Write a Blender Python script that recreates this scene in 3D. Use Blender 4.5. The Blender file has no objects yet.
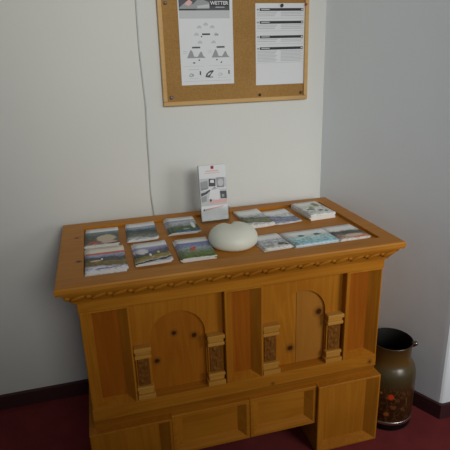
import bpy, bmesh, math, random
from mathutils import Vector, Matrix, Euler

random.seed(7)
SC = bpy.context.scene
COL = SC.collection

# ------------------------------------------------------------------ camera
def make_camera():
    yaw, pitch, roll, fpx = 0.2577, 0.3283, -0.0318, 482.83
    cy, sy, cp, sp = math.cos(yaw), math.sin(yaw), math.cos(pitch), math.sin(pitch)
    f = Vector((sy * cp, cy * cp, -sp)); r = Vector((cy, -sy, 0)); u = r.cross(f)
    cr, sr = math.cos(roll), math.sin(roll)
    r2 = cr * r + sr * u; u2 = -sr * r + cr * u
    m = Matrix((r2, u2, -f)).transposed().to_4x4()
    m.translation = Vector((-0.3997, -1.8621, 1.4019))
    cd = bpy.data.cameras.new('camera'); cd.sensor_width = 36; cd.sensor_height = 36
    cd.sensor_fit = 'HORIZONTAL'; cd.lens = 36 * fpx / 450; cd.clip_start = 0.02
    o = bpy.data.objects.new('camera', cd); COL.objects.link(o); o.matrix_world = m
    SC.camera = o
make_camera()

# ------------------------------------------------------------------ light
w = bpy.data.worlds.new('world'); SC.world = w; w.use_nodes = True
w.node_tree.nodes['Background'].inputs[0].default_value = (0.80, 0.92, 1.0, 1)
w.node_tree.nodes['Background'].inputs[1].default_value = 0.14

def area(name, loc, target, sx, sy, power, col, spread=180):
    ld = bpy.data.lights.new(name, 'AREA'); ld.shape = 'RECTANGLE'; ld.size = sx; ld.size_y = sy
    ld.energy = power; ld.color = col; ld.spread = math.radians(spread)
    o = bpy.data.objects.new(name, ld); COL.objects.link(o); o.location = loc
    o.rotation_euler = (Vector(target) - Vector(loc)).to_track_quat('-Z', 'Y').to_euler()
    return o
area('window_daylight', (1.28, -2.15, 1.30), (0.72, -0.4, 0.50), 0.8, 0.9, 3.3, (1.0, 0.985, 0.95), 62)
area('front_fill_light', (0.1, -3.3, 2.15), (-0.14, 0, 1.70), 0.8, 0.8, 6.6, (1.0, 0.985, 0.93), 60)  # added fill that evens out the upper walls, not a lamp of the room

SC.view_settings.view_transform = 'Standard'
SC.view_settings.look = 'None'
SC.view_settings.exposure = 0.0
SC.view_settings.gamma = 1.0
SC.view_settings.use_curve_mapping = False

# ------------------------------------------------------------------ node helpers
def srgb(r, g, b):
    def c(v):
        v /= 255.0
        return v / 12.92 if v <= 0.04045 else ((v + 0.055) / 1.055) ** 2.4
    return (c(r), c(g), c(b), 1.0)

class NT:
    def __init__(s, name):
        s.m = bpy.data.materials.new(name); s.m.use_nodes = True
        s.t = s.m.node_tree; s.b = s.t.nodes['Principled BSDF']
    def n(s, typ, **kw):
        nd = s.t.nodes.new(typ)
        for k, v in kw.items():
            if k.startswith('i_'):
                key = k[2:]
                key = int(key) if key.isdigit() else key
                nd.inputs[key].default_value = v
            else: setattr(nd, k, v)
        return nd
    def l(s, a, b): s.t.links.new(a, b)
    def math(s, op, a, b=None, c=None, clamp=False):
        nd = s.t.nodes.new('ShaderNodeMath'); nd.operation = op; nd.use_clamp = clamp
        for i, v in enumerate((a, b, c)):
            if v is None: continue
            if isinstance(v, (int, float)): nd.inputs[i].default_value = v
            else: s.l(v, nd.inputs[i])
        return nd.outputs[0]
    def mix(s, fac, a, b, mode='MIX'):
        nd = s.t.nodes.new('ShaderNodeMix'); nd.data_type = 'RGBA'; nd.blend_type = mode
        for i, v in ((0, fac), (6, a), (7, b)):
            if isinstance(v, (int, float)): nd.inputs[i].default_value = v
            elif isinstance(v, tuple): nd.inputs[i].default_value = v
            else: s.l(v, nd.inputs[i])
        return nd.outputs[2]
    def ramp(s, fac, stops, interp='LINEAR'):
        nd = s.t.nodes.new('ShaderNodeValToRGB'); nd.color_ramp.interpolation = interp
        e = nd.color_ramp.elements
        while len(e) > 1: e.remove(e[-1])
        e[0].position = stops[0][0]; e[0].color = stops[0][1]
        for p, c in stops[1:]:
            q = e.new(p); q.color = c
        s.l(fac, nd.inputs[0]); return nd.outputs[0]

def plain(name, col, rough=0.5, metal=0.0, spec=0.5, coat=0.0):
    t = NT(name)
    t.b.inputs['Base Color'].default_value = col
    t.b.inputs['Roughness'].default_value = rough
    t.b.inputs['Metallic'].default_value = metal
    t.b.inputs['Specular IOR Level'].default_value = spec
    t.b.inputs['Coat Weight'].default_value = coat
    return t.m

def wood(name, axis, light, dark, knots=(), rough=0.42, seam=None, bumpk=0.15):
    """pine: fibres run along axis 0/1/2 of the chest; knots = (x, y, z, radius)"""
    t = NT(name)
    tc = t.n('ShaderNodeTexCoord'); oi = t.n('ShaderNodeObjectInfo')
    cmb = t.n('ShaderNodeCombineXYZ')
    for i, k in enumerate((3.1, 5.7, 4.3)):
        t.l(t.math('MULTIPLY', oi.outputs['Random'], k), cmb.inputs[i])
    base = t.n('ShaderNodeVectorMath', operation='ADD')
    t.l(tc.outputs['Object'], base.inputs[0]); t.l(cmb.outputs[0], base.inputs[1])
    mp = t.n('ShaderNodeMapping'); t.l(base.outputs[0], mp.inputs[0])
    sc = [14.0, 14.0, 14.0]; sc[axis] = 1.1; mp.inputs['Scale'].default_value = sc
    n1 = t.n('ShaderNodeTexNoise', i_Scale=1.0, i_Detail=3.0, i_Distortion=0.6); t.l(mp.outputs[0], n1.inputs['Vector'])
    mp2 = t.n('ShaderNodeMapping'); t.l(base.outputs[0], mp2.inputs[0])
    sc2 = [170.0, 170.0, 170.0]; sc2[axis] = 4.0; mp2.inputs['Scale'].default_value = sc2
    n2 = t.n('ShaderNodeTexNoise', i_Scale=1.0, i_Detail=2.0); t.l(mp2.outputs[0], n2.inputs['Vector'])
    rings = t.math('SINE', t.math('MULTIPLY', n1.outputs[0], 46.0))
    fac = t.math('MULTIPLY_ADD', rings, 0.16, t.math('MULTIPLY_ADD', n2.outputs[0], 0.5, 0.22), clamp=True)
    col = t.mix(fac, dark, light)
    n3 = t.n('ShaderNodeTexNoise', i_Scale=3.5, i_Detail=1.0); t.l(base.outputs[0], n3.inputs['Vector'])
    tint = t.ramp(n3.outputs[0], [(0.3, (0.86, 0.80, 0.72, 1)), (0.7, (1.0, 1.0, 1.0, 1))])
    col = t.mix(1.0, col, tint, 'MULTIPLY')
    if seam is not None:
        sp = t.n('ShaderNodeSeparateXYZ'); t.l(tc.outputs['Object'], sp.inputs[0])
        right = t.math('GREATER_THAN', sp.outputs[0], seam)
        col = t.mix(t.math('MULTIPLY', right, 0.45), col, (0.30, 0.13, 0.030, 1))
        ln = t.math('LESS_THAN', t.math('ABSOLUTE', t.math('SUBTRACT', sp.outputs[0], seam)), 0.0012)
        col = t.mix(t.math('MULTIPLY', ln, 0.8), col, (0.10, 0.04, 0.01, 1))
    for kx, ky, kz, kr in knots:
        d = t.n('ShaderNodeVectorMath', operation='DISTANCE'); t.l(tc.outputs['Object'], d.inputs[0])
        d.inputs[1].default_value = (kx, ky, kz)
        wob = t.math('MULTIPLY_ADD', n2.outputs[0], kr * 0.5, d.outputs['Value'])
        k = t.n('ShaderNodeMapRange', interpolation_type='SMOOTHSTEP'); t.l(wob, k.inputs[0])
        k.inputs[1].default_value = kr * 1.35; k.inputs[2].default_value = kr * 0.85
        halo = t.n('ShaderNodeMapRange', interpolation_type='SMOOTHSTEP'); t.l(wob, halo.inputs[0])
        halo.inputs[1].default_value = kr * 2.6; halo.inputs[2].default_value = kr
        halo.inputs[4].default_value = 0.65
        col = t.mix(halo.outputs[0], col, (0.16, 0.06, 0.012, 1))
        col = t.mix(k.outputs[0], col, (0.060, 0.018, 0.005, 1))
    t.l(col, t.b.inputs['Base Color'])
    t.b.inputs['Roughness'].default_value = rough
    t.b.inputs['Specular IOR Level'].default_value = 0.10
    bp = t.n('ShaderNodeBump', i_Strength=bumpk * 0.6, i_Distance=0.002); t.l(n2.outputs[0], bp.inputs['Height'])
    t.l(bp.outputs[0], t.b.inputs['Normal'])
    return t.m

# colours of the varnished pine
P_L = (0.50, 0.205, 0.020, 1); P_D = (0.36, 0.125, 0.009, 1)
knots_front = [(-0.223, -0.505, 0.579, 0.0085), (-0.158, -0.505, 0.559, 0.0095), (-0.284, -0.505, 0.487, 0.009),
               (0.284, -0.505, 0.568, 0.0125), (0.179, -0.505, 0.442, 0.0115), (-0.443, -0.53, 0.66, 0.006),
               (0.448, -0.55, 0.245, 0.006), (0.345, -0.55, 0.065, 0.006), (0.476, -0.55, 0.15, 0.006)]
M = {}
M['wood_x'] = wood('pine_horizontal', 0, P_L, P_D, [(0.475, -0.55, 0.35, 0.008), (0.1, -0.55, 0.34, 0.006)])
M['wood_y'] = wood('pine_depth', 1, P_L, P_D)
M['wood_z'] = wood('pine_vertical', 2, P_L, P_D, knots_front)
M['wood_door_l'] = wood('pine_door', 2, (0.42, 0.150, 0.013, 1), (0.31, 0.092, 0.007, 1), knots_front[:3])
M['wood_door_r'] = wood('pine_door_two_boards', 2, P_L, P_D, knots_front[3:5], seam=0.2)
M['wood_top'] = wood('pine_top', 0, (0.54, 0.235, 0.032, 1), (0.41, 0.155, 0.016, 1),
                     [(-0.498, -0.173, 0.823, 0.006), (-0.489, -0.400, 0.823, 0.007)], rough=0.36)
M['wood_tray'] = wood('pine_tray', 0, (0.54, 0.235, 0.032, 1), (0.41, 0.155, 0.016, 1), rough=0.40)
M['wood_red'] = wood('pine_reddish', 2, (0.37, 0.112, 0.009, 1), (0.26, 0.068, 0.005, 1), knots_front[5:])
M['wood_pale'] = wood('pine_pale', 0, (0.56, 0.29, 0.060, 1), (0.44, 0.20, 0.030, 1))
M['wood_board'] = wood('beech_frame', 0, (0.68, 0.46, 0.21, 1), (0.58, 0.37, 0.15, 1), bumpk=0.05)

def carved_wood():
    t = NT('carved_dark_wood'); tc = t.n('ShaderNodeTexCoord')
    mp = t.n('ShaderNodeMapping'); mp.inputs['Scale'].default_value = (1, 1, 0.6); t.l(tc.outputs['Object'], mp.inputs[0])
    v = t.n('ShaderNodeTexVoronoi', i_Scale=95.0); t.l(mp.outputs[0], v.inputs['Vector'])
    c = t.ramp(v.outputs['Distance'], [(0.0, (0.27, 0.105, 0.018, 1)), (0.5, (0.17, 0.062, 0.010, 1))])
    t.l(c, t.b.inputs['Base Color']); t.b.inputs['Roughness'].default_value = 0.5; t.b.inputs['Specular IOR Level'].default_value = 0.1
    bp = t.n('ShaderNodeBump', i_Strength=0.6, i_Distance=0.003, invert=True); t.l(v.outputs['Distance'], bp.inputs['Height'])
    t.l(bp.outputs[0], t.b.inputs['Normal']); return t.m
M['carved'] = carved_wood()

def plaster(name, col, col2):
    t = NT(name); tc = t.n('ShaderNodeTexCoord')
    n = t.n('ShaderNodeTexNoise', i_Scale=1.6, i_Detail=2.0); t.l(tc.outputs['Object'], n.inputs['Vector'])
    t.l(t.ramp(n.outputs[0], [(0.3, col2), (0.7, col)]), t.b.inputs['Base Color'])
    n2 = t.n('ShaderNodeTexNoise', i_Scale=7.0, i_Detail=4.0); t.l(tc.outputs['Object'], n2.inputs['Vector'])
    bp = t.n('ShaderNodeBump', i_Strength=0.18, i_Distance=0.01); t.l(n2.outputs[0], bp.inputs['Height'])
    t.l(bp.outputs[0], t.b.inputs['Normal'])
    t.b.inputs['Roughness'].default_value = 0.85; t.b.inputs['Specular IOR Level'].default_value = 0.2
    return t.m
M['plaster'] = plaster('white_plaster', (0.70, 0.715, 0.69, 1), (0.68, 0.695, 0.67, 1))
M['plaster_right'] = plaster('white_plaster_lifted', (0.80, 0.85, 0.885, 1), (0.78, 0.83, 0.87, 1))  # same plaster, colour raised and cooled in place of light this wall lacks
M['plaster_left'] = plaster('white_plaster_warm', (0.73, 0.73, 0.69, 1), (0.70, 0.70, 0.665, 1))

def carpet():
    t = NT('red_carpet'); tc = t.n('ShaderNodeTexCoord')
    n = t.n('ShaderNodeTexNoise', i_Scale=420.0, i_Detail=2.0); t.l(tc.outputs['Object'], n.inputs['Vector'])
    n2 = t.n('ShaderNodeTexNoise', i_Scale=9.0, i_Detail=2.0); t.l(tc.outputs['Object'], n2.inputs['Vector'])
    f = t.math('MULTIPLY_ADD', n2.outputs[0], 0.3, t.math('MULTIPLY', n.outputs[0], 0.7))
    t.l(t.ramp(f, [(0.3, (0.13, 0.020, 0.020, 1)), (0.7, (0.27, 0.047, 0.047, 1))]), t.b.inputs['Base Color'])
    bp = t.n('ShaderNodeBump', i_Strength=0.7, i_Distance=0.003); t.l(n.outputs[0], bp.inputs['Height'])
    t.l(bp.outputs[0], t.b.inputs['Normal'])
    t.b.inputs['Roughness'].default_value = 0.95; t.b.inputs['Specular IOR Level'].default_value = 0.1
    return t.m
M['carpet'] = carpet()
M['base'] = plain('dark_red_baseboard', (0.050, 0.012, 0.014, 1), 0.6)

def cork():
    t = NT('cork'); tc = t.n('ShaderNodeTexCoord')
    n = t.n('ShaderNodeTexNoise', i_Scale=230.0, i_Detail=3.0); t.l(tc.outputs['Object'], n.inputs['Vector'])
    n2 = t.n('ShaderNodeTexNoise', i_Scale=6.0); t.l(tc.outputs['Object'], n2.inputs['Vector'])
    f = t.math('MULTIPLY_ADD', n2.outputs[0], 0.3, t.math('MULTIPLY', n.outputs[0], 0.7))
    t.l(t.ramp(f, [(0.3, (0.28, 0.15, 0.045, 1)), (0.7, (0.44, 0.25, 0.085, 1))]), t.b.inputs['Base Color'])
    t.b.inputs['Roughness'].default_value = 0.9; t.b.inputs['Specular IOR Level'].default_value = 0.15
    return t.m
M['cork'] = cork()
M['paper'] = plain('paper', (0.72, 0.745, 0.77, 1), 0.6, spec=0.3)
M['paper_edge'] = plain('paper_edges', (0.72, 0.70, 0.66, 1), 0.8, spec=0.1)
M['ink_pale'] = plain('print_pale_grey', (0.52, 0.54, 0.56, 1), 0.6)
M['ink_grey'] = plain('print_grey', (0.30, 0.31, 0.33, 1), 0.6)
M['ink_dark'] = plain('print_dark', (0.06, 0.065, 0.075, 1), 0.6)
M['ink_black'] = plain('print_black', (0.015, 0.015, 0.02, 1), 0.6)
M['ink_red'] = plain('print_red', (0.50, 0.06, 0.05, 1), 0.6)
M['ink_rose'] = plain('print_rose', (0.72, 0.42, 0.40, 1), 0.6)
M['pin_black'] = plain('pin_black', (0.015, 0.015, 0.017, 1), 0.35)
M['pin_red'] = plain('pin_red', (0.40, 0.03, 0.03, 1), 0.35)
M['pin_grey'] = plain('pin_grey', (0.16, 0.12, 0.15, 1), 0.35)
M['pin_brown'] = plain('pin_brown', (0.10, 0.06, 0.03, 1), 0.35)
M['stone'] = plain('white_ceramic', (0.74, 0.755, 0.66, 1), 0.45, spec=0.4)
M['steel'] = plain('steel', (0.62, 0.60, 0.55, 1), 0.3, metal=1.0)
M['dark_steel'] = plain('dark_steel', (0.20, 0.19, 0.18, 1), 0.3, metal=1.0)
M['dark_metal'] = plain('dark_metal', (0.006, 0.0055, 0.005, 1), 0.7, spec=0.2)

def acrylic():
    t = NT('clear_acrylic')
    t.b.inputs['Base Color'].default_value = (0.95, 0.97, 0.97, 1)
    t.b.inputs['Roughness'].default_value = 0.05; t.b.inputs['IOR'].default_value = 1.04
    t.b.inputs['Transmission Weight'].default_value = 1.0
    return t.m
M['acrylic'] = acrylic()

# ------------------------------------------------------------------ mesh helpers
def box(bm, x0, x1, y0, y1, z0, z1, bev=0.0, mat=0, segs=2):
    t = bmesh.new()
    bmesh.ops.create_cube(t, size=1.0)
    for v in t.verts:
        v.co = Vector(((x0 + x1) / 2 + v.co.x * (x1 - x0), (y0 + y1) / 2 + v.co.y * (y1 - y0), (z0 + z1) / 2 + v.co.z * (z1 - z0)))
    if bev: bmesh.ops.bevel(t, geom=t.edges[:], offset=bev, segments=segs, affect='EDGES', profile=0.5)
    for f in t.faces: f.material_index = mat
    merge(bm, t)

def merge(bm, t, mtx=None):
    if mtx is not None: bmesh.ops.transform(t, matrix=mtx, verts=t.verts)
    mp = {}
    for v in t.verts: mp[v] = bm.verts.new(v.co)
    for f in t.faces:
        nf = bm.faces.new([mp[v] for v in f.verts]); nf.material_index = f.material_index; nf.smooth = f.smooth
    t.free()

def ellipsoid(bm, c, r, rot=(0, 0, 0), seg=12, rings=8, mat=0):
    t = bmesh.new(); bmesh.ops.create_uvsphere(t, u_segments=seg, v_segments=rings, radius=1.0)
    for f in t.faces: f.smooth = True; f.material_index = mat
    m = Matrix.Translation(c) @ Euler(rot).to_matrix().to_4x4() @ Matrix.Diagonal((*r, 1))
    merge(bm, t, m)

def prism(bm, prof, x0, x1, axis=0, mat=0):
    """extrude a closed (a, z) profile between x0 and x1; axis 0: a = y, axis 1: a = x"""
    def P(x, a, z): return (x, a, z) if axis == 0 else (a, x, z)
    A = [bm.verts.new(P(x0, a, z)) for a, z in prof]; B = [bm.verts.new(P(x1, a, z)) for a, z in prof]
    n = len(prof); fs = []
    for i in range(n): fs.append(bm.faces.new([A[i], A[(i + 1) % n], B[(i + 1) % n], B[i]]))
    fs.append(bm.faces.new(A)); fs.append(bm.faces.new(B[::-1]))
    for f in fs: f.material_index = mat

def lathe(bm, prof, seg=48, mats=None, c=(0, 0, 0)):
    rings = []
    for r, z in prof:
        rings.append([bm.verts.new((c[0] + r * math.cos(2 * math.pi * i / seg), c[1] + r * math.sin(2 * math.pi * i / seg), c[2] + z)) for i in range(seg)])
    for k in range(len(prof) - 1):
        for i in range(seg):
            f = bm.faces.new([rings[k][i], rings[k][(i + 1) % seg], rings[k + 1][(i + 1) % seg], rings[k + 1][i]])
            f.smooth = True
            if mats: f.material_index = mats[k]
    f = bm.faces.new(rings[0][::-1]); f.material_index = mats[0] if mats else 0
    f = bm.faces.new(rings[-1]); f.material_index = mats[-1] if mats else 0

def obj(name, bm, mats, parent=None, loc=None, fix=True):
    if fix: bmesh.ops.recalc_face_normals(bm, faces=bm.faces)
    me = bpy.data.meshes.new(name); bm.to_mesh(me); bm.free()
    for m in (mats if isinstance(mats, (list, tuple)) else [mats]): me.materials.append(m)
    o = bpy.data.objects.new(name, me); COL.objects.link(o)
    if parent: o.parent = parent
    if loc: o.location = loc
    return o

def tag(o, label, cat, group=None):
    o['label'] = label; o['category'] = cat
    if group: o['group'] = group
    return o

def empty(name, loc, label, cat, rotz=0, group=None):
    o = bpy.data.objects.new(name, None); COL.objects.link(o); o.location = loc; o.rotation_euler = (0, 0, rotz)
    o.empty_display_size = 0.1
    return tag(o, label, cat, group)

def struct(name, bm, m):
    o = obj(name, bm, m); o['kind'] = 'structure'; return o

def quad(bm, pts, mat=0):
    f = bm.faces.new([bm.verts.new(p) for p in pts]); f.material_index = mat; return f

# ------------------------------------------------------------------ the room
bm = bmesh.new(); box(bm, -3.2, 3.2, -4.2, 0.3, -0.1, 0.0); struct('floor', bm, M['carpet'])
bm = bmesh.new(); box(bm, -3.2, 3.2, -4.2, 0.3, 2.7, 2.8); struct('ceiling', bm, M['plaster'])
bm = bmesh.new(); box(bm, -3.2, -0.2022, 0.076, 0.0805, 0, 2.7, 0.001); box(bm, -3.2, -0.15, 0.0805, 0.25, 0, 2.7); struct('wall_left', bm, M['plaster_left'])
# plaster face that carries the notice board, standing a little proud of the wall to its left
bm = bmesh.new()
n = 24; rows = []
for k in range(n + 1):
    z = 2.7 * k / n
    e = -0.198 + 0.0035 * math.sin(k * 1.3) + 0.002 * math.sin(k * 2.9)
    rows.append([bm.verts.new(p) for p in ((e - 0.001, 0.0804, z), (e, 0.071, z), (e + 0.004, 0.0675, z), (0.556, 0.0675, z), (0.60, 0.0804, z), (0.3, 0.0804, z))])
for k in range(n):
    for i in range(6): bm.faces.new([rows[k][i], rows[k][(i + 1) % 6], rows[k + 1][(i + 1) % 6], rows[k + 1][i]])
bm.faces.new(rows[0]); bm.faces.new(rows[-1][::-1]); struct('wall_back', bm, M['plaster'])

CR = Vector((0.551, 0.075)); CE = Vector((0.829, -0.530))      # splayed right wall from the corner to its free end
def poly_wall(name, pts, z0, z1, m):
    bm = bmesh.new(); prof = [bm.verts.new((x, y, z0)) for x, y in pts]; top = [bm.verts.new((x, y, z1)) for x, y in pts]
    k = len(pts)
    for i in range(k): bm.faces.new([prof[i], prof[(i + 1) % k], top[(i + 1) % k], top[i]])
    bm.faces.new(prof[::-1]); bm.faces.new(top)
    return struct(name, bm, m)
d = (CE - CR).normalized(); 
rnd = [tuple(CE - d * 0.022), tuple(CE - d * 0.010 + Vector((0.001, -0.001))), tuple(CE + Vector((0.004, 0.003))), tuple(CE + Vector((0.012, 0.001))), tuple(CE + Vector((0.024, 0.001)))]
poly_wall('wall_right', [tuple(CR + Vector((-0.02, 0.05)))] + rnd + [(2.4, -0.529), (2.4, 0.3), (0.6, 0.3)], 0, 2.7, M['plaster_right'])
# skirting
bm = bmesh.new(); box(bm, -3.2, -0.20, 0.062, 0.080, 0, 0.068, 0.003); box(bm, -0.20, 0.565, 0.047, 0.07, 0, 0.068, 0.003); struct('baseboard_back', bm, M['base'])
nrm = Vector((d.y, -d.x)); nrm = nrm if nrm.x < 0 else -nrm
a0 = CR + nrm * 0.013 + d * 0.03; a1 = CE + nrm * 0.013 + d * 0.006
poly_wall('baseboard_right', [tuple(a0), tuple(a1), (2.4, -0.543), (2.4, -0.52), (CE.x + 0.01, CE.y + 0.02), tuple(CR + d * 0.03 - nrm * 0.01)], 0, 0.066, M['base'])

# ------------------------------------------------------------------ the chest
chest = empty('carved_chest', (0, 0, 0), 'varnished pine chest with two arched front panels and a carved rim, in the corner', 'chest')

def frame_box(x0, x1, y0, y1, z0, z1, lip, cham, depth, m_frame, m_panel, name, parent=chest, cz=None):
    """hollow-fronted box: thin lip, sloping inner faces, sunk panel"""
    bm = bmesh.new()
    cz = cham if cz is None else cz
    def ring(ins, y, iz=None):
        iz = ins if iz is None else iz
        return [bm.verts.new((x0 + ins if i in (0, 3) else x1 - ins, y, z0 + iz if i < 2 else z1 - iz)) for i in range(4)]
    back = ring(0, y1); r0 = ring(0, y0 + 0.002); r1 = ring(0.002, y0); r2 = ring(lip, y0); r3 = ring(lip + cham, y0 + depth, lip + cz); r4 = ring(lip + cham, y0 + depth + 0.004, lip + cz)
    R = [back, r0, r1, r2, r3, r4]
    for a, b in zip(R, R[1:]):
        for i in range(4): bm.faces.new([a[i], a[(i + 1) % 4], b[(i + 1) % 4], b[i]])
    bm.faces.new(back[::-1]); bm.faces.new(r4)
    f = obj(name, bm, m_frame, parent)
    ins = lip + cham - 0.0005; iz = lip + cz - 0.0005
    bm = bmesh.new(); box(bm, x0 + ins, x1 - ins, y0 + depth, y0 + depth + 0.0035, z0 + iz, z1 - iz, 0.0006)
    obj('sunk_panel', bm, m_panel, f)
    return f

# carcass behind the front pieces
bm = bmesh.new(); box(bm, -0.497, 0.497, -0.500, -0.002, 0.30, 0.765, 0.002); obj('carcass', bm, M['wood_z'], chest)
# table top: frame with a sunk tray
bm = bmesh.new()
X, YF, YB = 0.549, -0.5856, 0.0
ix0, ix1, iy0, iy1 = -0.4735, 0.490, -0.524, -0.060
def rr(x0, x1, y0, y1, z): return [bm.verts.new(p) for p in ((x0, y0, z), (x1, y0, z), (x1, y1, z), (x0, y1, z))]
R = [rr(ix0, ix1, iy0, iy1, 0.800)]
for ins, z in ((0.0, 0.8222), (-0.0008, 0.823)): R.append(rr(ix0 + ins, ix1 - ins, iy0 + ins, iy1 - ins, z))
for ins, z in ((0.006, 0.823), (0.002, 0.8215), (0.0, 0.817), (0.0, 0.806), (0.003, 0.799), (0.008, 0.797)):
    R.append(rr(-X - 0.005 + ins, X - ins, YF - 0.003 + ins, YB - ins, z))
R.append(rr(ix0, ix1, iy0, iy1, 0.797))
R.append(R[0])
for a, b in zip(R, R[1:]):
    for i in range(4): bm.faces.new([a[i], a[(i + 1) % 4], b[(i + 1) % 4], b[i]])
top = obj('table_top', bm, M['wood_top'], chest)
bm = bmesh.new(); box(bm, ix0 + 0.0005, ix1 - 0.0005, iy0 + 0.0005, iy1 - 0.0005, 0.790, 0.8135); obj('tray_panel', bm, M['wood_tray'], top)

# carved moulding under the top: sloping cove with repeated scrolls
bm = bmesh.new()
prof = [(-0.575, 0.7972), (-0.572, 0.788), (-0.560, 0.772), (-0.552, 0.760), (-0.548, 0.752)]
ring = []
for a, z in prof:
    k = -0.5856 - a   # inset from the slab edge
    xi = 0.549 + k
    ring.append([bm.verts.new(p) for p in ((-xi, a, z), (xi, a, z), (xi, -0.003, z), (-xi, -0.003, z))])
for a, b in zip(ring, ring[1:]):
    for i in range(4): bm.faces.new([a[i], a[(i + 1) % 4], b[(i + 1) % 4], b[i]])
bm.faces.new(ring[0]); bm.faces.new(ring[-1][::-1])
tilt = math.radians(-32)
def scrolls(p0, dirv, outv, length, count):
    st = length / count; up = Vector((0, 0, 1))
    nv = (outv * math.cos(math.radians(30)) - up * math.sin(math.radians(30))).normalized()
    tv = nv.cross(dirv).normalized()
    if tv.z < 0: tv = -tv
    for i in range(count):
        c = p0 + dirv * (st * (i + 0.5))
        for (du, dv, ru, rv, rn, ang) in ((0.004, 0.0, 0.025, 0.0078, 0.0036, 0.42), (-0.024, 0.004, 0.0085, 0.007, 0.0042, 0.0)):
            ca, sa = math.cos(ang), math.sin(ang)
            a1 = dirv * ca + tv * sa; a2 = -dirv * sa + tv * ca
            m = Matrix((a1 * ru, a2 * rv, nv * rn)).transposed().to_4x4()
            m.translation = c + dirv * du + tv * dv
            t = bmesh.new(); bmesh.ops.create_uvsphere(t, u_segments=10, v_segments=7, radius=1.0)
            for f in t.faces: f.smooth = True
            merge(bm, t, m)
scrolls(Vector((-0.53, -0.5655, 0.7765)), Vector((1, 0, 0)), Vector((0, -1, 0)), 1.06, 18)
scrolls(Vector((0.528, -0.55, 0.7765)), Vector((0, 1, 0)), Vector((1, 0, 0)), 0.53, 9)
scrolls(Vector((-0.528, -0.55, 0.7765)), Vector((0, 1, 0)), Vector((-1, 0, 0)), 0.53, 9)
obj('carved_moulding', bm, M['wood_x'], chest)
# frieze band below, breaking forward over the pilasters
bm = bmesh.new()
box(bm, -0.503, 0.503, -0.546, -0.003, 0.7185, 0.754, 0.003)
obj('frieze', bm, M['wood_x'], chest)
# pilasters
PZ0, PZ1 = 0.372, 0.718
for x0, x1 in ((-0.500, -0.358), (-0.062, 0.066), (0.366, 0.500)):
    frame_box(x0, x1, -0.543, -0.499, PZ0, PZ1, 0.005, 0.028, 0.034, M['wood_z'], M['wood_red'], 'pilaster', cz=0.012)
# arched surrounds with the door panel set back in each
def arch_bay(x0, x1, xc, half, zs, z0, z1, mdoor):
    bm = bmesh.new(); yf, yb = -0.514, -0.499
    N = 24
    pts = [(xc - half, z0)] + [(xc - half * math.cos(math.pi * i / N), zs + half * math.sin(math.pi * i / N)) for i in range(N + 1)] + [(xc + half, z0)]
    outer = []
    for (x, z) in pts:      # matching point of the outer rectangle
        outer.append((x, z))
    L = [bm.verts.new((x, yf, z)) for x, z in pts]; Lb = [bm.verts.new((x, yb, z)) for x, z in pts]
    k = len(pts)
    for i in range(k - 1): bm.faces.new([L[i], L[i + 1], Lb[i + 1], Lb[i]])
    T = [bm.verts.new((x, yf, z1)) for x, z in pts[1:-1]]
    for i in range(1, k - 2):
        bm.faces.new([L[i], L[i + 1], T[i], T[i - 1]])
    # left and right strips
    a = [bm.verts.new((x0, yf, z)) for z in (z0, zs, z1)]; b = [bm.verts.new((x1, yf, z)) for z in (z0, zs, z1)]
    bm.faces.new([a[0], L[0], L[1], a[1]]); bm.faces.new([a[1], L[1], T[0], a[2]])
    bm.faces.new([L[-1], b[0], b[1], L[-2]]); bm.faces.new([L[-2], b[1], b[2], T[-1]])
    s = obj('arched_surround', bm, M['wood_z'], chest)
    bm = bmesh.new(); box(bm, xc - half - 0.005, xc + half + 0.005, -0.505, -0.4995, z0 + 0.004, zs + half + 0.005, 0.0008); obj('arched_door', bm, mdoor, s)
arch_bay(-0.358, -0.062, -0.213, 0.090, 0.572, 0.374, 0.723, M['wood_door_l'])
arch_bay(0.066, 0.366, 0.216, 0.088, 0.575, 0.374, 0.723, M['wood_door_r'])
# little columns carrying the arches
for x0, x1, inn in ((-0.356, -0.303, 1), (-0.121, -0.064, -1), (0.068, 0.127, 1), (0.304, 0.364, -1)):
    bm = bmesh.new(); box(bm, x0 + 0.003, x1 - 0.003, -0.524, -0.510, 0.4175, 0.5235, 0.001)
    cx = (x0 + x1) / 2; 
    col = obj('column', bm, M['wood_z'], chest)
    bm = bmesh.new()
    box(bm, x0 + 0.008, x1 - 0.008, -0.528, -0.5235, 0.4205, 0.5215, 0.0015)
    for k in range(5):
        ellipsoid(bm, (cx + (0.006 if k % 2 else -0.006), -0.528, 0.4345 + k * 0.0185), (0.007, 0.0022, 0.010), (0, 0.6 if k % 2 else -0.6, 0), 10, 6)
    obj('carved_shaft', bm, M['carved'], col)
    bm = bmesh.new(); box(bm, x0 - 0.001, x1 + 0.001, -0.542, -0.510, 0.5495, 0.5645, 0.003); box(bm, x0 + 0.002, x1 - 0.002, -0.535, -0.510, 0.5355, 0.5515, 0.004); box(bm, x0, x1, -0.538, -0.510, 0.5235, 0.5365, 0.003)
    obj('capital', bm, M['wood_pale'], col)
    bm = bmesh.new(); e0, e1 = (0, 0.008) if inn > 0 else (0.008, 0)
    box(bm, x0 - 0.001, x1 + 0.001, -0.536, -0.510, 0.4055, 0.4185, 0.003); box(bm, x0 + 0.001, x1 - 0.001, -0.532, -0.510, 0.3895, 0.4065, 0.004); box(bm, x0 - e0 * .5, x1 + e1 * .5, -0.541, -0.510, 0.3755, 0.3915, 0.002)
    obj('column_base', bm, M['wood_pale'], col)
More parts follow.
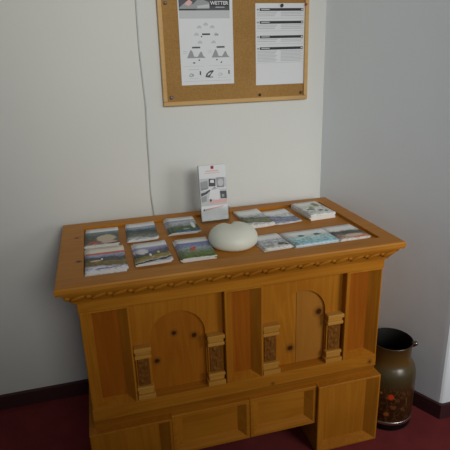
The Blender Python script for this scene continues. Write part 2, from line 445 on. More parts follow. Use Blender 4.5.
# waist moulding
bm = bmesh.new()
prof = [(-0.45, 0.3765), (-0.541, 0.3765), (-0.5445, 0.374), (-0.545, 0.333), (-0.542, 0.328), (-0.532, 0.306), (-0.527, 0.291), (-0.45, 0.291)]
prism(bm, prof, -0.501, 0.499); box(bm, -0.501, 0.499, -0.46, -0.002, 0.291, 0.376, 0.002)
obj('waist_moulding', bm, M['wood_x'], chest)
# base: two feet and an apron of two sunk panels
for x0, x1 in ((-0.520, -0.258), (0.270, 0.5195)):
    frame_box(x0, x1, -0.557, -0.005, 0.0, 0.2915, 0.007, 0.034, 0.030, M['wood_z'], M['wood_z'], 'foot', cz=0.018)
apron = None
bm = bmesh.new(); box(bm, -0.257, 0.269, -0.52, -0.50, 0.130, 0.2905, 0.001)
apron = obj('apron', bm, M['wood_x'], chest)
for x0, x1 in ((-0.257, 0.016), (0.017, 0.269)):
    frame_box(x0, x1, -0.543, -0.515, 0.128, 0.2905, 0.012, 0.028, 0.024, M['wood_x'], M['wood_x'], 'apron_frame', apron, cz=0.018)
bm = bmesh.new(); box(bm, -0.257, 0.269, -0.03, -0.005, 0.0, 0.2905, 0.001); obj('back_board', bm, M['wood_x'], chest)

TZ = 0.8137     # top of the tray panel
# ------------------------------------------------------------------ leaflets on the tray
def cover(name, stops, slope=0.0, noise=0.05, nscale=34.0, spots=(), W=0.105, H=0.2, ragged=1.6):
    """printed cover: bands up the sheet (v 0 = near edge), tilted by slope, with ragged hill lines and blots (u, v, ru, rv, colour)"""
    t = NT(name); tc = t.n('ShaderNodeTexCoord'); sp = t.n('ShaderNodeSeparateXYZ'); t.l(tc.outputs['Object'], sp.inputs[0])
    u = t.math('DIVIDE', sp.outputs[0], W); v = t.math('MULTIPLY_ADD', sp.outputs[1], 1.2 / H, 0.60)
    n = t.n('ShaderNodeTexNoise', i_Scale=nscale, i_Detail=3.0); t.l(tc.outputs['Object'], n.inputs['Vector'])
    edge = t.math('MULTIPLY', t.math('SUBTRACT', 0.86, v, clamp=True), 6.0, clamp=True)      # title strip stays straight
    off = t.math('MULTIPLY', edge, t.math('ADD', t.math('MULTIPLY', u, slope), t.math('MULTIPLY', t.math('SUBTRACT', n.outputs[0], 0.5), noise * 6)))
    f = t.math('ADD', v, off, clamp=True)
    col = t.ramp(f, stops)
    n2 = t.n('ShaderNodeTexNoise', i_Scale=95.0, i_Detail=2.0); t.l(tc.outputs['Object'], n2.inputs['Vector'])
    pic = t.math('MULTIPLY', edge, 0.65)
    col = t.mix(pic, col, t.ramp(n2.outputs[0], [(0.35, (0.32, 0.30, 0.28, 1)), (0.6, (1, 1, 1, 1))]), 'MULTIPLY')
    for su, sv, ru, rv, c in spots:
        du = t.math('POWER', t.math('DIVIDE', t.math('SUBTRACT', u, su), ru), 2.0); dv = t.math('POWER', t.math('DIVIDE', t.math('SUBTRACT', v, sv), rv), 2.0)
        m = t.n('ShaderNodeMapRange'); t.l(t.math('ADD', t.math('ADD', du, dv), t.math('MULTIPLY', t.math('SUBTRACT', n2.outputs[0], 0.5), ragged)), m.inputs[0]); m.inputs[1].default_value = 1.25; m.inputs[2].default_value = 0.75
        col = t.mix(m.outputs[0], col, bright(c))
    t.l(col, t.b.inputs['Base Color']); t.b.inputs['Roughness'].default_value = 0.4; t.b.inputs['Specular IOR Level'].default_value = 0.15
    return t.m
def bright(c): return tuple(min(0.86, v * 1.25) for v in c[:3]) + (1,)
def S(*a): return [(p, bright(srgb(*c))) for p, c in a]
C = {}
C['b1'] = cover('cover_mound', S((0, (190, 190, 185)), (0.10, (175, 170, 160)), (0.16, (120, 95, 85)), (0.3, (100, 100, 80)), (0.6, (85, 95, 85)), (0.8, (110, 125, 130)), (0.88, (120, 130, 135)), (0.90, (240, 236, 226)), (1, (240, 236, 226))), 0, 0.05,
    spots=((0.12, 0.46, 0.30, 0.22, srgb(185, 172, 150)), (-0.28, 0.24, 0.16, 0.07, srgb(175, 75, 70)), (0.2, 0.22, 0.25, 0.06, srgb(190, 165, 155))))
C['b2'] = cover('cover_dark_hill', S((0, (200, 200, 200)), (0.14, (185, 185, 190)), (0.22, (130, 135, 130)), (0.40, (95, 105, 95)), (0.6, (60, 70, 75)), (0.70, (90, 105, 120)), (0.80, (150, 165, 185)), (0.88, (130, 150, 180)), (0.90, (240, 237, 230)), (1, (240, 237, 230))), 0.1, 0.05)
C['b3'] = cover('cover_valley', S((0, (75, 105, 165)), (0.12, (95, 130, 180)), (0.16, (70, 95, 80)), (0.45, (95, 110, 75)), (0.55, (150, 160, 160)), (0.75, (190, 195, 205)), (0.88, (120, 130, 165)), (0.90, (242, 239, 233)), (1, (242, 239, 233))), -0.12, 0.04,
    spots=((0.33, 0.50, 0.07, 0.2, srgb(215, 215, 212)), (0.05, 0.28, 0.12, 0.04, srgb(160, 170, 150))))
C['b1b'] = cover('cover_meadow_houses', S((0, (200, 200, 212)), (0.2, (195, 198, 212)), (0.24, (120, 105, 65)), (0.42, (135, 118, 75)), (0.50, (85, 85, 75)), (0.62, (75, 80, 92)), (0.68, (140, 150, 178)), (0.78, (165, 172, 195)), (0.80, (195, 105, 100)), (0.88, (195, 95, 92)), (0.90, (220, 210, 195)), (1, (220, 210, 195))), 0.06, 0.035,
    spots=((-0.28, 0.50, 0.16, 0.035, srgb(205, 175, 150)), (-0.1, 0.55, 0.03, 0.04, srgb(240, 237, 230)), (-0.05, 0.10, 0.35, 0.018, srgb(95, 100, 140)), (-0.2, 0.17, 0.2, 0.02, srgb(228, 228, 232))))
C['b2b'] = cover('cover_village', S((0, (195, 190, 195)), (0.12, (190, 188, 196)), (0.14, (45, 45, 65)), (0.19, (45, 45, 60)), (0.2, (200, 200, 190)), (0.25, (165, 150, 90)), (0.40, (140, 130, 65)), (0.48, (80, 80, 65)), (0.60, (95, 95, 125)), (0.70, (130, 130, 170)), (0.86, (150, 150, 185)), (0.90, (240, 236, 228)), (1, (240, 236, 228))), -0.18, 0.03,
    spots=((-0.08, 0.46, 0.035, 0.07, srgb(228, 222, 222)), (0.18, 0.56, 0.05, 0.06, srgb(190, 195, 130)), (-0.02, 0.34, 0.04, 0.04, srgb(195, 140, 110)), (-0.32, 0.66, 0.2, 0.14, srgb(200, 198, 205))))
C['b3b'] = cover('cover_glider', S((0, (205, 205, 200)), (0.07, (190, 195, 185)), (0.1, (95, 110, 60)), (0.25, (110, 125, 75)), (0.42, (125, 145, 120)), (0.58, (150, 165, 175)), (0.75, (130, 140, 185)), (0.86, (110, 115, 165)), (0.89, (242, 239, 233)), (1, (242, 239, 233))), 0.0, 0.03,
    spots=((-0.12, 0.52, 0.07, 0.07, srgb(190, 80, 55)), (-0.02, 0.60, 0.05, 0.05, srgb(200, 70, 50)), (-0.05, 0.43, 0.04, 0.04, srgb(180, 110, 80))))
C['c1'] = cover('cover_green_hill', S((0, (205, 205, 205)), (0.16, (200, 200, 205)), (0.2, (110, 115, 90)), (0.4, (125, 125, 90)), (0.55, (85, 95, 75)), (0.65, (170, 180, 185)), (0.85, (215, 215, 215)), (1, (238, 236, 232))), 0.15, 0.05)
C['c2'] = cover('cover_blue_grey', S((0, (150, 150, 160)), (0.15, (160, 165, 180)), (0.3, (120, 130, 160)), (0.45, (150, 160, 185)), (0.55, (95, 105, 120)), (0.62, (200, 205, 212)), (0.8, (215, 215, 218)), (1, (222, 220, 216))), 0.25, 0.035)
C['c3'] = cover('cover_white_patches', S((0, (205, 208, 205)), (0.2, (205, 210, 208)), (0.5, (215, 218, 212)), (0.75, (200, 205, 195)), (1, (225, 225, 220))), 0.1, 0.05,
    spots=((-0.15, 0.52, 0.15, 0.06, srgb(110, 120, 105)), (0.12, 0.38, 0.12, 0.05, srgb(70, 80, 80)), (0.25, 0.82, 0.13, 0.14, srgb(130, 130, 85)), (-0.02, 0.66, 0.1, 0.05, srgb(130, 140, 120)), (0.3, 0.3, 0.06, 0.05, srgb(90, 95, 90)), (-0.3, 0.3, 0.06, 0.05, srgb(150, 155, 150))))
C['d1'] = cover('cover_pale_beetle', S((0, (205, 205, 200)), (0.2, (200, 200, 205)), (0.42, (190, 195, 205)), (0.52, (150, 155, 165)), (0.6, (205, 205, 210)), (0.7, (165, 165, 180)), (0.76, (238, 236, 232)), (1, (238, 236, 232))), 0.12, 0.03,
    spots=((0.22, 0.30, 0.14, 0.10, srgb(80, 85, 60)), (0.36, 0.22, 0.05, 0.07, srgb(60, 60, 50)), (-0.2, 0.25, 0.16, 0.08, srgb(140, 150, 130))), H=0.13)
C['d2'] = cover('cover_light_blue', S((0, (150, 195, 215)), (0.35, (165, 208, 222)), (0.6, (190, 222, 228)), (0.85, (215, 230, 230)), (1, (220, 232, 230))), 0.0, 0.015,
    spots=((-0.16, 0.74, 0.075, 0.085, srgb(75, 110, 115)), (0.22, 0.74, 0.075, 0.085, srgb(60, 95, 100))), W=0.155, H=0.13, ragged=0.3)
C['d3'] = cover('cover_orange_valley', S((0, (205, 200, 195)), (0.06, (195, 180, 170)), (0.12, (185, 155, 135)), (0.3, (165, 140, 125)), (0.42, (110, 105, 95)), (0.58, (80, 85, 80)), (0.68, (120, 125, 125)), (0.74, (222, 218, 214)), (1, (238, 236, 232))), 0.1, 0.05, W=0.115, H=0.14,
    spots=((0.1, 0.28, 0.3, 0.12, srgb(200, 175, 160)), (0.2, 0.12, 0.25, 0.05, srgb(190, 120, 85))))

def leaflet_mesh(w_, h_, t_, curl):
    """folded sheet: cover on top, pale page edges, near corner lifted slightly by curl"""
    bm = bmesh.new(); nx, ny = 6, 8
    def zc(x, y): return curl * ((max(0, x / w_ + 0.1)) ** 2 * 2 + max(0, -y / h_) ** 2 * 1.2)
    top = [[bm.verts.new((w_ * (i / nx - .5), h_ * (j / ny - .5), t_ + zc(w_ * (i / nx - .5), h_ * (j / ny - .5)))) for i in range(nx + 1)] for j in range(ny + 1)]
    bot = [[bm.verts.new((w_ * (i / nx - .5), h_ * (j / ny - .5), zc(w_ * (i / nx - .5), h_ * (j / ny - .5)))) for i in range(nx + 1)] for j in range(ny + 1)]
    for j in range(ny):
        for i in range(nx):
            f = bm.faces.new([top[j][i], top[j][i + 1], top[j + 1][i + 1], top[j + 1][i]]); f.smooth = True
            f = bm.faces.new([bot[j][i], bot[j + 1][i], bot[j + 1][i + 1], bot[j][i + 1]]); f.material_index = 1; f.smooth = True
    per = [(0, i) for i in range(nx)] + [(j, nx) for j in range(ny)] + [(ny, i) for i in range(nx, 0, -1)] + [(j, 0) for j in range(ny, 0, -1)]
    for k in range(len(per)):
        a, b = per[k], per[(k + 1) % len(per)]
        f = bm.faces.new([bot[a[0]][a[1]], bot[b[0]][b[1]], top[b[0]][b[1]], top[a[0]][a[1]]]); f.material_index = 1
    return bm

def stack(key, x, y, rot, w_, h_, t_, count, kind, toplabel, underlabel, group, jit=0.004, curl=0.0, drift=(0, 0)):
    base = None
    for k in range(count):
        top_one = k == count - 1
        if base is None:
            o = base = obj(kind, leaflet_mesh(w_, h_, t_, curl), [C[key], M['paper_edge']])
        else:
            o = base.copy(); COL.objects.link(o)
        q = count - 1 - k
        jx = 0 if top_one else random.uniform(-jit, jit) + drift[0] * q
        jy = 0 if top_one else random.uniform(-jit, jit) + drift[1] * q
        o.location = (x + jx, y + jy, TZ + k * (t_ + 0.0003)); o.rotation_euler = (0, 0, rot + (0 if top_one else random.uniform(-0.03, 0.03)))
        if count == 1 or top_one: tag(o, toplabel, 'leaflet')
        else: tag(o, underlabel, 'leaflet', group)

L, LB = 'leaflet', 'booklet'
stack('b1', -0.410, -0.190, -0.02, 0.114, 0.176, 0.0026, 4, L, 'back left leaflet on chest with pale mound and red corner, topmost of its stack', 'leaflet lying under the pale-mound leaflet in the back left stack', 'leaflets under the pale mound cover')
stack('b1b', -0.4075, -0.408, 0.0, 0.122, 0.194, 0.0026, 5, L, 'front left leaflet with red strip over brown meadow, topmost of its stack', 'leaflet lying under the red-strip meadow leaflet in the front left stack', 'leaflets under the red strip cover', jit=0.003)
stack('b2', -0.270, -0.174, -0.02, 0.106, 0.190, 0.0026, 3, L, 'back row leaflet with dark hill under white strip, second from left', 'leaflet lying under the dark-hill leaflet second from left at back', 'leaflets under the dark hill cover', curl=0.004)
stack('b2b', -0.260, -0.402, 0.0, 0.108, 0.182, 0.0028, 4, L, 'front row leaflet with meadow village under violet mountain, topmost of its stack', 'leaflet peeking out under the meadow village leaflet in the front row', 'leaflets under the village cover', drift=(-0.003, 0.004), curl=0.003)
stack('b3', -0.117, -0.172, -0.02, 0.104, 0.178, 0.0028, 5, L, 'leaflet with blue bottom strip and green valley, third in back row', 'leaflet peeking out under the blue-strip valley leaflet in the back row', 'leaflets under the valley cover', drift=(-0.003, 0.005))
stack('b3b', -0.122, -0.415, -0.02, 0.108, 0.176, 0.0026, 5, L, 'leaflet with red hang glider over green field, beside the white heart', 'leaflet lying under the red hang glider leaflet beside the heart', 'leaflets under the hang glider cover', drift=(-0.001, 0.002))
stack('c1', 0.160, -0.170, 0.03, 0.100, 0.195, 0.0024, 4, L, 'leaflet with green-brown hill directly behind the white heart', 'leaflet lying under the green-brown hill leaflet behind the heart', 'leaflets under the green hill cover', curl=0.003)
stack('c2', 0.268, -0.178, 0.02, 0.104, 0.165, 0.0018, 2, L, 'single flat blue-grey swoosh leaflet, between hill leaflet and white booklets', 'leaflet lying under the blue-grey swoosh leaflet', 'leaflets under the blue grey cover', curl=0.005)
stack('c3', 0.408, -0.176, 0.05, 0.106, 0.168, 0.0044, 5, LB, 'white booklet with dark patches, topmost of thick stack in back right corner', 'white booklet within the thick stack in the back right corner', 'booklets in the back right stack', jit=0.003)
stack('d1', 0.137, -0.428, 0.06, 0.098, 0.130, 0.0022, 3, L, 'pale grey leaflet with dark plant picture at right of the heart', 'leaflet lying under the pale grey leaflet right of the heart', 'leaflets under the pale grey cover', jit=0.006)
stack('d2', 0.272, -0.440, 0.02, 0.156, 0.128, 0.0024, 4, LB, 'wide light blue booklet with two small dark squares, topmost of its stack', 'booklet lying under the wide light blue booklet', 'booklets under the light blue cover', drift=(-0.001, 0.0))
stack('d3', 0.417, -0.424, 0.04, 0.114, 0.140, 0.0022, 2, L, 'front right leaflet with dark hill and orange valley', 'leaflet lying under the front right dark-hill and orange-valley leaflet', 'leaflets under the orange valley cover')

# ------------------------------------------------------------------ white heart
def heart():
    bm = bmesh.new(); NA, NR = 72, 14
    pts = []
    for i in range(NA):
        th = 2 * math.pi * i / NA                      # 0 at the cleft, running clockwise
        dv = min(th, 2 * math.pi - th)
        r = 1 - 0.36 * math.exp(-(dv / 0.24) ** 2) + 0.07 * math.exp(-((dv - 0.75) / 0.4) ** 2) + 0.05 * math.exp(-((dv - math.pi) / 0.5) ** 2)
        pts.append((0.083 * r * math.sin(th), 0.078 * r * math.cos(th)))
    oval = [(0.080 * math.sin(2 * math.pi * i / NA), 0.070 * math.cos(2 * math.pi * i / NA)) for i in range(NA)]
    def level(s, z, b=0.0):
        q = [((1 - b) * x + b * ex, (1 - b) * y + b * ey) for (x, y), (ex, ey) in zip(pts, oval)]
        return [bm.verts.new((x * s, y * s + (1 - s) * 0.004, z(x * s, y * s))) for x, y in q]
    rings = []
    Ht = 0.071
    for k in range(NR + 1):
        a = math.pi / 2 * k / NR; s = math.cos(a * 0.985) ** 0.62; h = math.sin(a)
        def z(x, y, h=h): return 0.022 + (Ht - 0.022) * h - 0.013 * h * math.exp(-(x / 0.010) ** 2) * max(0, min(1, (y - 0.002) / 0.03))
        rings.append(level(max(s, 0.03), z, 0.6 * h ** 2))
    low = []
    for k in range(1, 7):
        a = math.pi / 2 * k / 6; s = 1 - 0.22 * (1 - math.cos(a)); h = math.sin(a)
        low.append(level(s, lambda x, y, h=h: 0.022 - 0.022 * h))
    seq = low[::-1] + rings
    for A, B in zip(seq, seq[1:]):
        for i in range(NA):
            f = bm.faces.new([A[i], A[(i + 1) % NA], B[(i + 1) % NA], B[i]]); f.smooth = True
    bm.faces.new(seq[0][::-1]); f = bm.faces.new(seq[-1]); f.smooth = True
    o = obj('decorative_heart', bm, M['stone'], loc=(0.014, -0.398, TZ)); o.rotation_euler = (0, 0, 0.05)
    return tag(o, 'plump white stone heart lying on the chest among the leaflets', 'heart')
heart()

# ------------------------------------------------------------------ clear holder with upright leaflets
hx, hy = 0.017, -0.130
hold = empty('leaflet_holder', (hx, hy, TZ), 'clear acrylic stand holding upright leaflets behind the white heart', 'leaflet holder', 0.0)
TL = math.radians(-8)
def tilted(bm, pivot_y=0.0):
    bmesh.ops.transform(bm, matrix=Matrix.Translation((0, pivot_y, 0.003)) @ Matrix.Rotation(TL, 4, 'X'), verts=bm.verts)
bm = bmesh.new(); box(bm, -0.058, 0.058, -0.026, 0.024, 0, 0.0025, 0.0008); obj('base_plate', bm, M['acrylic'], hold)
bm = bmesh.new(); box(bm, -0.058, 0.058, 0.006, 0.0085, 0, 0.19, 0.0008); tilted(bm); obj('back_plate', bm, M['acrylic'], hold)
bm = bmesh.new(); box(bm, -0.058, 0.058, -0.0185, -0.016, 0, 0.050, 0.0008); box(bm, -0.058, -0.0555, -0.0163, 0.0062, 0, 0.050, 0.0006); box(bm, 0.0555, 0.058, -0.0163, 0.0062, 0, 0.050, 0.0006); tilted(bm)
obj('front_pocket', bm, M['acrylic'], hold)

def upright_leaflet(k):
    bm = bmesh.new(); W2, Hh = 0.0525, 0.214
    y1 = 0.0055 - k * 0.0040; y0 = y1 - 0.0032
    box(bm, -W2, W2, y0, y1, 0.002, Hh, 0.0006)
    if k == 4:
        yy = y0 - 0.0003
        def rect(x0, x1, z0, z1, m): quad(bm, ((x0, yy, z0), (x1, yy, z0), (x1, yy, z1), (x0, yy, z1)), m)
        def poly(pts, m, d=0.0): quad(bm, [(x, yy - d, z) for x, z in pts], m)
        rect(-0.006, 0.006, 0.199, 0.211, 1); rect(-0.004, 0.004, 0.202, 0.208, 7) 
        rect(-0.026, 0.024, 0.190, 0.194, 2); rect(-0.030, 0.028, 0.183, 0.1855, 2)
        # montage: dark landscape pictures around a pale figure
        rect(-W2 + .001, W2 - .001, 0.060, 0.165, 3)
        dd = 0.0002
        poly([(-0.022, 0.085), (0.020, 0.080), (0.024, 0.118), (0.004, 0.132), (-0.012, 0.120)], 0, dd)
        poly([(-0.050, 0.118), (0.012, 0.122), (0.050, 0.120), (0.050, 0.128), (0.010, 0.134), (-0.050, 0.126)], 0, dd)
        poly([(-0.050, 0.120), (-0.020, 0.125), (-0.022, 0.157), (-0.050, 0.152)], 4, dd)
        poly([(-0.018, 0.135), (0.008, 0.132), (0.010, 0.160), (-0.016, 0.163)], 5, dd)
        poly([(0.014, 0.128), (0.042, 0.126), (0.044, 0.165), (0.012, 0.166)], 4, dd)
        poly([(-0.012, 0.148), (0.004, 0.146), (0.003, 0.158), (-0.010, 0.158)], 0, 2 * dd)
        N = 14
        poly([(0.029 + 0.011 * math.cos(i * 2 * math.pi / N), 0.146 + 0.014 * math.sin(i * 2 * math.pi / N)) for i in range(N)], 3, 2 * dd)
        poly([(-0.050, 0.098), (-0.028, 0.106), (-0.012, 0.118), (-0.016, 0.122), (-0.034, 0.113), (-0.050, 0.110)], 5, dd)
        poly([(0.026, 0.085), (0.050, 0.083), (0.050, 0.112), (0.024, 0.113)], 5, dd)
        poly([(0.030, 0.090), (0.040, 0.089), (0.041, 0.100), (0.031, 0.101)], 4, 2 * dd)
        poly([(-0.050, 0.075), (-0.030, 0.078), (-0.028, 0.100), (-0.050, 0.095)], 4, dd)
        poly([(-0.018, 0.075), (-0.010, 0.076), (-0.010, 0.086), (-0.017, 0.086)], 5, dd)
        poly([(-0.024, 0.066), (0.050, 0.070), (0.050, 0.082), (-0.004, 0.080)], 2, dd)
        rect(-W2 + .001, W2 - .001, 0.004, 0.060, 0)
        poly([(-0.040, 0.043), (0.034, 0.053), (0.034, 0.057), (-0.040, 0.047)], 6, dd)
        rect(-0.044, -0.039, 0.042, 0.048, 5); rect(0.026, 0.046, 0.020, 0.024, 3)
    tilted(bm)
    o = obj('leaflet', bm, [M['paper'], M['ink_red'], M['ink_rose'], M['ink_pale'], M['ink_grey'], M['ink_dark'], M['ink_rose'], M['ink_dark']], loc=(hx, hy, TZ), fix=False)
    bpy.context.view_layer.update()
    if k == 4: tag(o, 'front upright leaflet with red emblem and photo montage in the clear stand', 'leaflet')
    else: tag(o, 'upright leaflet behind the front one in the clear stand', 'leaflet', 'leaflets standing in the clear holder')
for k in range(5): upright_leaflet(k)

# ------------------------------------------------------------------ notice board
BX0, BX1, BZ0, BZ1 = -0.125, 0.474, 1.240, 1.735
board = empty('notice_board', (0, 0.067, BZ0), 'framed cork notice board on the white wall above the chest', 'notice board')
bm = bmesh.new(); box(bm, BX0 + 0.004, BX1 - 0.004, -0.012, 0.0, 0.004, BZ1 - BZ0 - 0.004); obj('cork_panel', bm, M['cork'], board)
fw = 0.016
for nm, (x0, x1, z0, z1) in (('a', (BX0, BX1, 0, fw)), ('b', (BX0, BX1, BZ1 - BZ0 - fw, BZ1 - BZ0)), ('c', (BX0, BX0 + fw, fw + .0003, BZ1 - BZ0 - fw - .0003)), ('d', (BX1 - fw, BX1, fw + .0003, BZ1 - BZ0 - fw - .0003))):
    bm = bmesh.new(); box(bm, x0, x1, -0.021, -0.0002, z0, z1, 0.002); obj('frame_rail', bm, M['wood_board'], board)
CY = 0.055  # front of the cork

def text_mesh(bm, s, size, mtx, mat):
    cu = bpy.data.curves.new('lettering', 'FONT'); cu.body = s; cu.size = size; cu.align_x = 'CENTER'; cu.align_y = 'CENTER'; cu.offset = size * 0.02
    to = bpy.data.objects.new('lettering', cu); COL.objects.link(to)
    dg = bpy.context.evaluated_depsgraph_get(); me = bpy.data.meshes.new_from_object(to.evaluated_get(dg))
    t = bmesh.new(); t.from_mesh(me); 
    for f in t.faces: f.material_index = mat
    merge(bm, t, mtx)
    bpy.data.objects.remove(to); bpy.data.curves.remove(cu); bpy.data.meshes.remove(me)

INK = [M['paper'], M['ink_pale'], M['ink_grey'], M['ink_dark'], M['ink_black'], M['ink_red'], M['ink_rose']]
def weather_sheet():
    bm = bmesh.new(); W, Hh = 0.210, 0.345
    box(bm, 0, W, -0.0010, -0.0001, 0, Hh)
    k = W / 270.0
    def P(px, py, d): return ((px - 45) * k, -0.0010 - d, (418 - py) * k * 0.935)
    D = 0.0002
    def rect(x0, y0, x1, y1, m, d=D): quad(bm, (P(x0, y1, d), P(x1, y1, d), P(x1, y0, d), P(x0, y0, d)), m)
    def poly(pts, m, d=D): quad(bm, [P(x, y, d) for x, y in pts], m)
    rect(50, -22, 300, 52, 3); rect(50, 52, 300, 90, 1)
    poly([(50, 40), (90, 8), (120, 22), (150, -6), (200, 14), (200, 44), (50, 44)], 2, 2 * D)
    poly([(78, 22), (100, 0), (118, 14), (98, 32)], 6, 3 * D)
    poly([(140, 30), (200, 22), (200, 40), (140, 42)], 1, 3 * D)
    rect(50, 44, 135, 50, 4, 3 * D)
    rect(202, 4, 296, 33, 4, 3 * D); rect(230, 35, 275, 39, 1, 3 * D)
    text_mesh(bm, 'WETTER', 23 * k, Matrix.Translation(P(249, 18, 4 * D)) @ Matrix.Rotation(math.pi / 2, 4, 'X'), 0)
    for cx, cy in ((178, 118), (210, 131), (145, 131), (130, 166), (146, 205), (214, 205)):
        poly([(cx - 11, cy + 6), (cx + 11, cy + 6), (cx + 12, cy), (cx + 6, cy - 7), (cx - 1, cy - 9), (cx - 7, cy - 4), (cx - 12, cy)], 1)
    poly([(217, 174), (239, 174), (240, 168), (234, 160), (226, 158), (220, 164)], 1); rect(222, 166, 240, 172, 2, 2 * D)
    rect(158, 162, 198, 170, 4); rect(152, 174, 158, 180, 4)
    for ox in (0, 124):
        rect(105 + ox, 226, 146 + ox, 234, 3)
        poly([(78 + ox, 282), (92 + ox, 252), (98 + ox, 240), (106 + ox, 250), (114 + ox, 275), (132 + ox, 276), (146 + ox, 252), (152 + ox, 251), (160 + ox, 272), (172 + ox, 282)], 2)
        rect(62 + ox, 247, 78 + ox, 250, 1); rect(60 + ox, 256, 78 + ox, 258, 1)
        rect(135 + ox - (34 if ox else 0), 290, 142 + ox - (34 if ox else 0), 296, 3)
    poly([(104, 306), (112, 302), (120, 306), (112, 310)], 4); poly([(246, 310), (252, 301), (256, 304), (251, 311)], 4)
    for ox in (0, 148):
        rect(80 + ox, 338, 134 + ox, 341, 1); rect(82 + ox, 383, 134 + ox, 385, 1)
        poly([(82 + ox, 372), (92 + ox, 358), (106 + ox, 362), (108 + ox, 373), (94 + ox, 376)], 1 if ox else 2)
        poly([(86 + ox, 371), (92 + ox, 363), (101 + ox, 366), (100 + ox, 371)], 0, 2 * D)
        rect(138 + ox, 348, 144 + ox, 368, 4); rect(146 + ox, 345, 147 + ox, 390, 1)
    poly([(166, 380), (172, 362), (190, 348), (209, 345), (209, 352), (196, 366), (190, 381)], 3)
    poly([(176, 374), (182, 362), (198, 354), (188, 368)], 0, 2 * D)
    poly([(168, 384), (206, 376), (206, 384)], 2)
    rect(60, 322, 160, 323.5, 1); rect(185, 322, 300, 323.5, 1); rect(60, 398, 300, 400, 1)
    o = obj('weather_sheet', bm, INK, loc=(-0.0487, CY, 1.3150), fix=False)
    tag(o, 'white weather forecast sheet with dark header, at left on the cork board', 'poster')
weather_sheet()

def list_sheet():
    bm = bmesh.new(); W, Hh = 0.210, 0.302
    box(bm, 0, W, -0.0010, -0.0001, 0, Hh)
    k = 0.210 / 196.0
    def rect(x0, y0, x1, y1, m, d=0.0002):
        quad(bm, [((x - 64) * k, -0.0010 - d, (350 - y) * Hh / 342.0) for x, y in ((x0, y1), (x1, y1), (x1, y0), (x0, y0))], m)
    for y0, y1, b in ((28, 39, 64), (80, 91, 116), (140, 151, 170), (188, 199, 252)):
        rect(80, y0, 250, y1, 4); rect(69, y0 + 2, 77, y1 - 2, 2); rect(86, y0 + 3, 118, y1 - 4, 1, 0.0004); rect(242, y0 + 3, 248, y1 - 3, 0, 0.0004)
        n = max(2, int((b - y1 - 3) / 6))
        for i in range(n):
            yy = y1 + 4 + i * (b - y1 - 4) / n
            rect(70, yy, 148 - (i % 3) * 5, yy + 3.4, 1); rect(162, yy, 250 - (i % 2) * 7, yy + 3.4, 1)
    for y in (68, 120, 174, 254): rect(68, y, 250, y + 1.5, 1)
    o = obj('list_sheet', bm, INK, loc=(0.2530, CY, 1.3035), fix=False)
    tag(o, 'white sheet with four black heading bars, at right on the cork board', 'notice')
list_sheet()

def pin(x, z, m, label, r=0.006):
    bm = bmesh.new()
    prof = [(r * 0.45, 0.0), (r * 0.45, 0.004), (r * 0.75, 0.0045), (r, 0.006), (r * 0.9, 0.008), (r * 0.45, 0.0092), (0.0004, 0.0094)]
    lathe(bm, prof, 16); bmesh.ops.transform(bm, matrix=Matrix.Rotation(math.pi / 2, 4, 'X'), verts=bm.verts)
    tag(obj('pushpin', bm, m, loc=(x, CY - (0.0 if 'cork' in label else 0.0012), z)), label, 'pushpin')
pin(-0.094, 1.607, M['pin_grey'], 'grey pushpin in the cork near the upper left of the weather sheet')
pin(-0.093, 1.272, M['pin_grey'], 'grey pushpin in the cork at the lower left corner of the board', 0.007)
pin(0.268, 1.2665, M['pin_black'], 'black pushpin in the cork low on the board, under the bar-heading sheet', 0.0055)
pin(0.448, 1.268, M['pin_brown'], 'brown pushpin in the cork at the lower right corner of the board', 0.006)
pin(0.360, 1.597, M['pin_black'], 'black pushpin at the top centre of the bar-heading sheet', 0.0065)
pin(0.4605, 1.600, M['pin_red'], 'red pushpin at the top right corner of the bar-heading sheet', 0.0055)

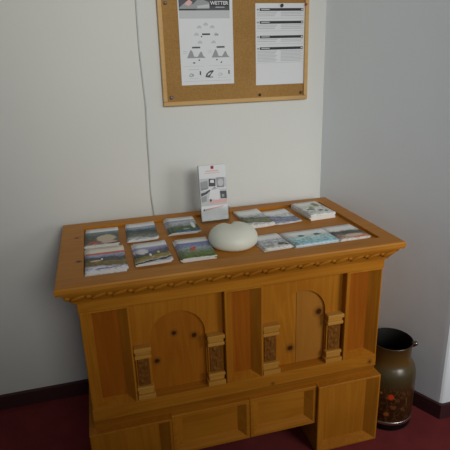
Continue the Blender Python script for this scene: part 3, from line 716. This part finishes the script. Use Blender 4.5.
# ------------------------------------------------------------------ painted milk can
def can_paint():
    t = NT('painted_can'); tc = t.n('ShaderNodeTexCoord'); sp = t.n('ShaderNodeSeparateXYZ'); t.l(tc.outputs['Object'], sp.inputs[0])
    n = t.n('ShaderNodeTexNoise', i_Scale=9.0, i_Detail=3.0); t.l(tc.outputs['Object'], n.inputs['Vector'])
    zz = t.math('MULTIPLY_ADD', n.outputs[0], 0.03, sp.outputs[2])
    base = t.ramp(t.math('MULTIPLY', zz, 2.5), [(0.1, srgb(48, 26, 12)), (0.48, srgb(60, 35, 16)), (0.56, srgb(64, 52, 30)), (0.68, srgb(76, 66, 42)), (0.76, srgb(92, 66, 28)), (0.95, srgb(60, 42, 20))])
    band = t.n('ShaderNodeMapRange'); t.l(sp.outputs[2], band.inputs[0]); band.inputs[1].default_value = 0.215; band.inputs[2].default_value = 0.19
    # scrolls and leaves
    wv = t.n('ShaderNodeTexNoise', i_Scale=22.0, i_Detail=1.0, i_Distortion=2.5); t.l(tc.outputs['Object'], wv.inputs['Vector'])
    line = t.math('LESS_THAN', t.math('ABSOLUTE', t.math('SUBTRACT', wv.outputs[0], 0.5)), 0.022)
    col = t.mix(t.math('MULTIPLY', t.math('MULTIPLY', line, band.outputs[0]), 0.55), base, srgb(140, 105, 48))
    v = t.n('ShaderNodeTexVoronoi', i_Scale=34.0); t.l(tc.outputs['Object'], v.inputs['Vector'])
    dots = t.math('LESS_THAN', v.outputs['Distance'], 0.24)
    col = t.mix(t.math('MULTIPLY', t.math('MULTIPLY', dots, band.outputs[0]), 0.4), col, srgb(115, 68, 32))
    for (x, y, z, r, c) in ((-0.046, -0.092, 0.165, 0.015, srgb(205, 62, 30)), (-0.085, -0.062, 0.115, 0.013, srgb(125, 58, 28)), (-0.030, -0.100, 0.115, 0.013, srgb(120, 66, 30)), (-0.075, -0.073, 0.178, 0.009, srgb(150, 110, 50)), (-0.045, -0.095, 0.178, 0.009, srgb(180, 120, 50)), (-0.055, -0.090, 0.085, 0.012, srgb(165, 95, 40))):
        d = t.n('ShaderNodeVectorMath', operation='DISTANCE'); t.l(tc.outputs['Object'], d.inputs[0]); d.inputs[1].default_value = (x, y, z)
        m = t.n('ShaderNodeMapRange'); t.l(t.math('MULTIPLY_ADD', v.outputs['Distance'], 0.012, d.outputs['Value']), m.inputs[0]); m.inputs[1].default_value = r * 1.5; m.inputs[2].default_value = r
        col = t.mix(m.outputs[0], col, c)
    t.l(col, t.b.inputs['Base Color']); t.b.inputs['Roughness'].default_value = 0.28
    return t.m
M['can'] = can_paint()
can = empty('milk_can', (0.628, -0.447, 0.0), 'dark milk can painted with orange flowers, on red carpet beside the chest', 'milk can')
bm = bmesh.new()
prof = [(0.096, 0.0), (0.099, 0.004), (0.099, 0.040), (0.1025, 0.044), (0.1025, 0.215), (0.102, 0.228), (0.0995, 0.242), (0.095, 0.257), (0.086, 0.270), (0.080, 0.281), (0.0775, 0.300), (0.078, 0.318), (0.079, 0.338), (0.081, 0.349), (0.0825, 0.354), (0.082, 0.3575), (0.080, 0.3585), (0.077, 0.355), (0.074, 0.325), (0.073, 0.300), (0.076, 0.272), (0.095, 0.225), (0.095, 0.02)]
mats = [1, 1, 1] + [0] * 13 + [1] * 6
lathe(bm, prof, 56, mats); obj('can_body', bm, [M['can'], M['dark_metal']], can)
bm = bmesh.new()
seg = 56
lathe(bm, [(0.1002, 0.030), (0.1035, 0.032), (0.1038, 0.037), (0.1035, 0.042), (0.1028, 0.044)], seg); obj('base_ring', bm, M['steel'], can)
for s in (1, -1):
    bm = bmesh.new(); ang = math.radians(-32) if s > 0 else math.radians(148)
    cx, cy = math.cos(ang), math.sin(ang)
    ellipsoid(bm, (cx * 0.083, cy * 0.083, 0.347), (0.010, 0.010, 0.012)); ellipsoid(bm, (cx * 0.0885, cy * 0.0885, 0.350), (0.010, 0.010, 0.010))
    obj('handle_lug', bm, M['dark_steel'], can)
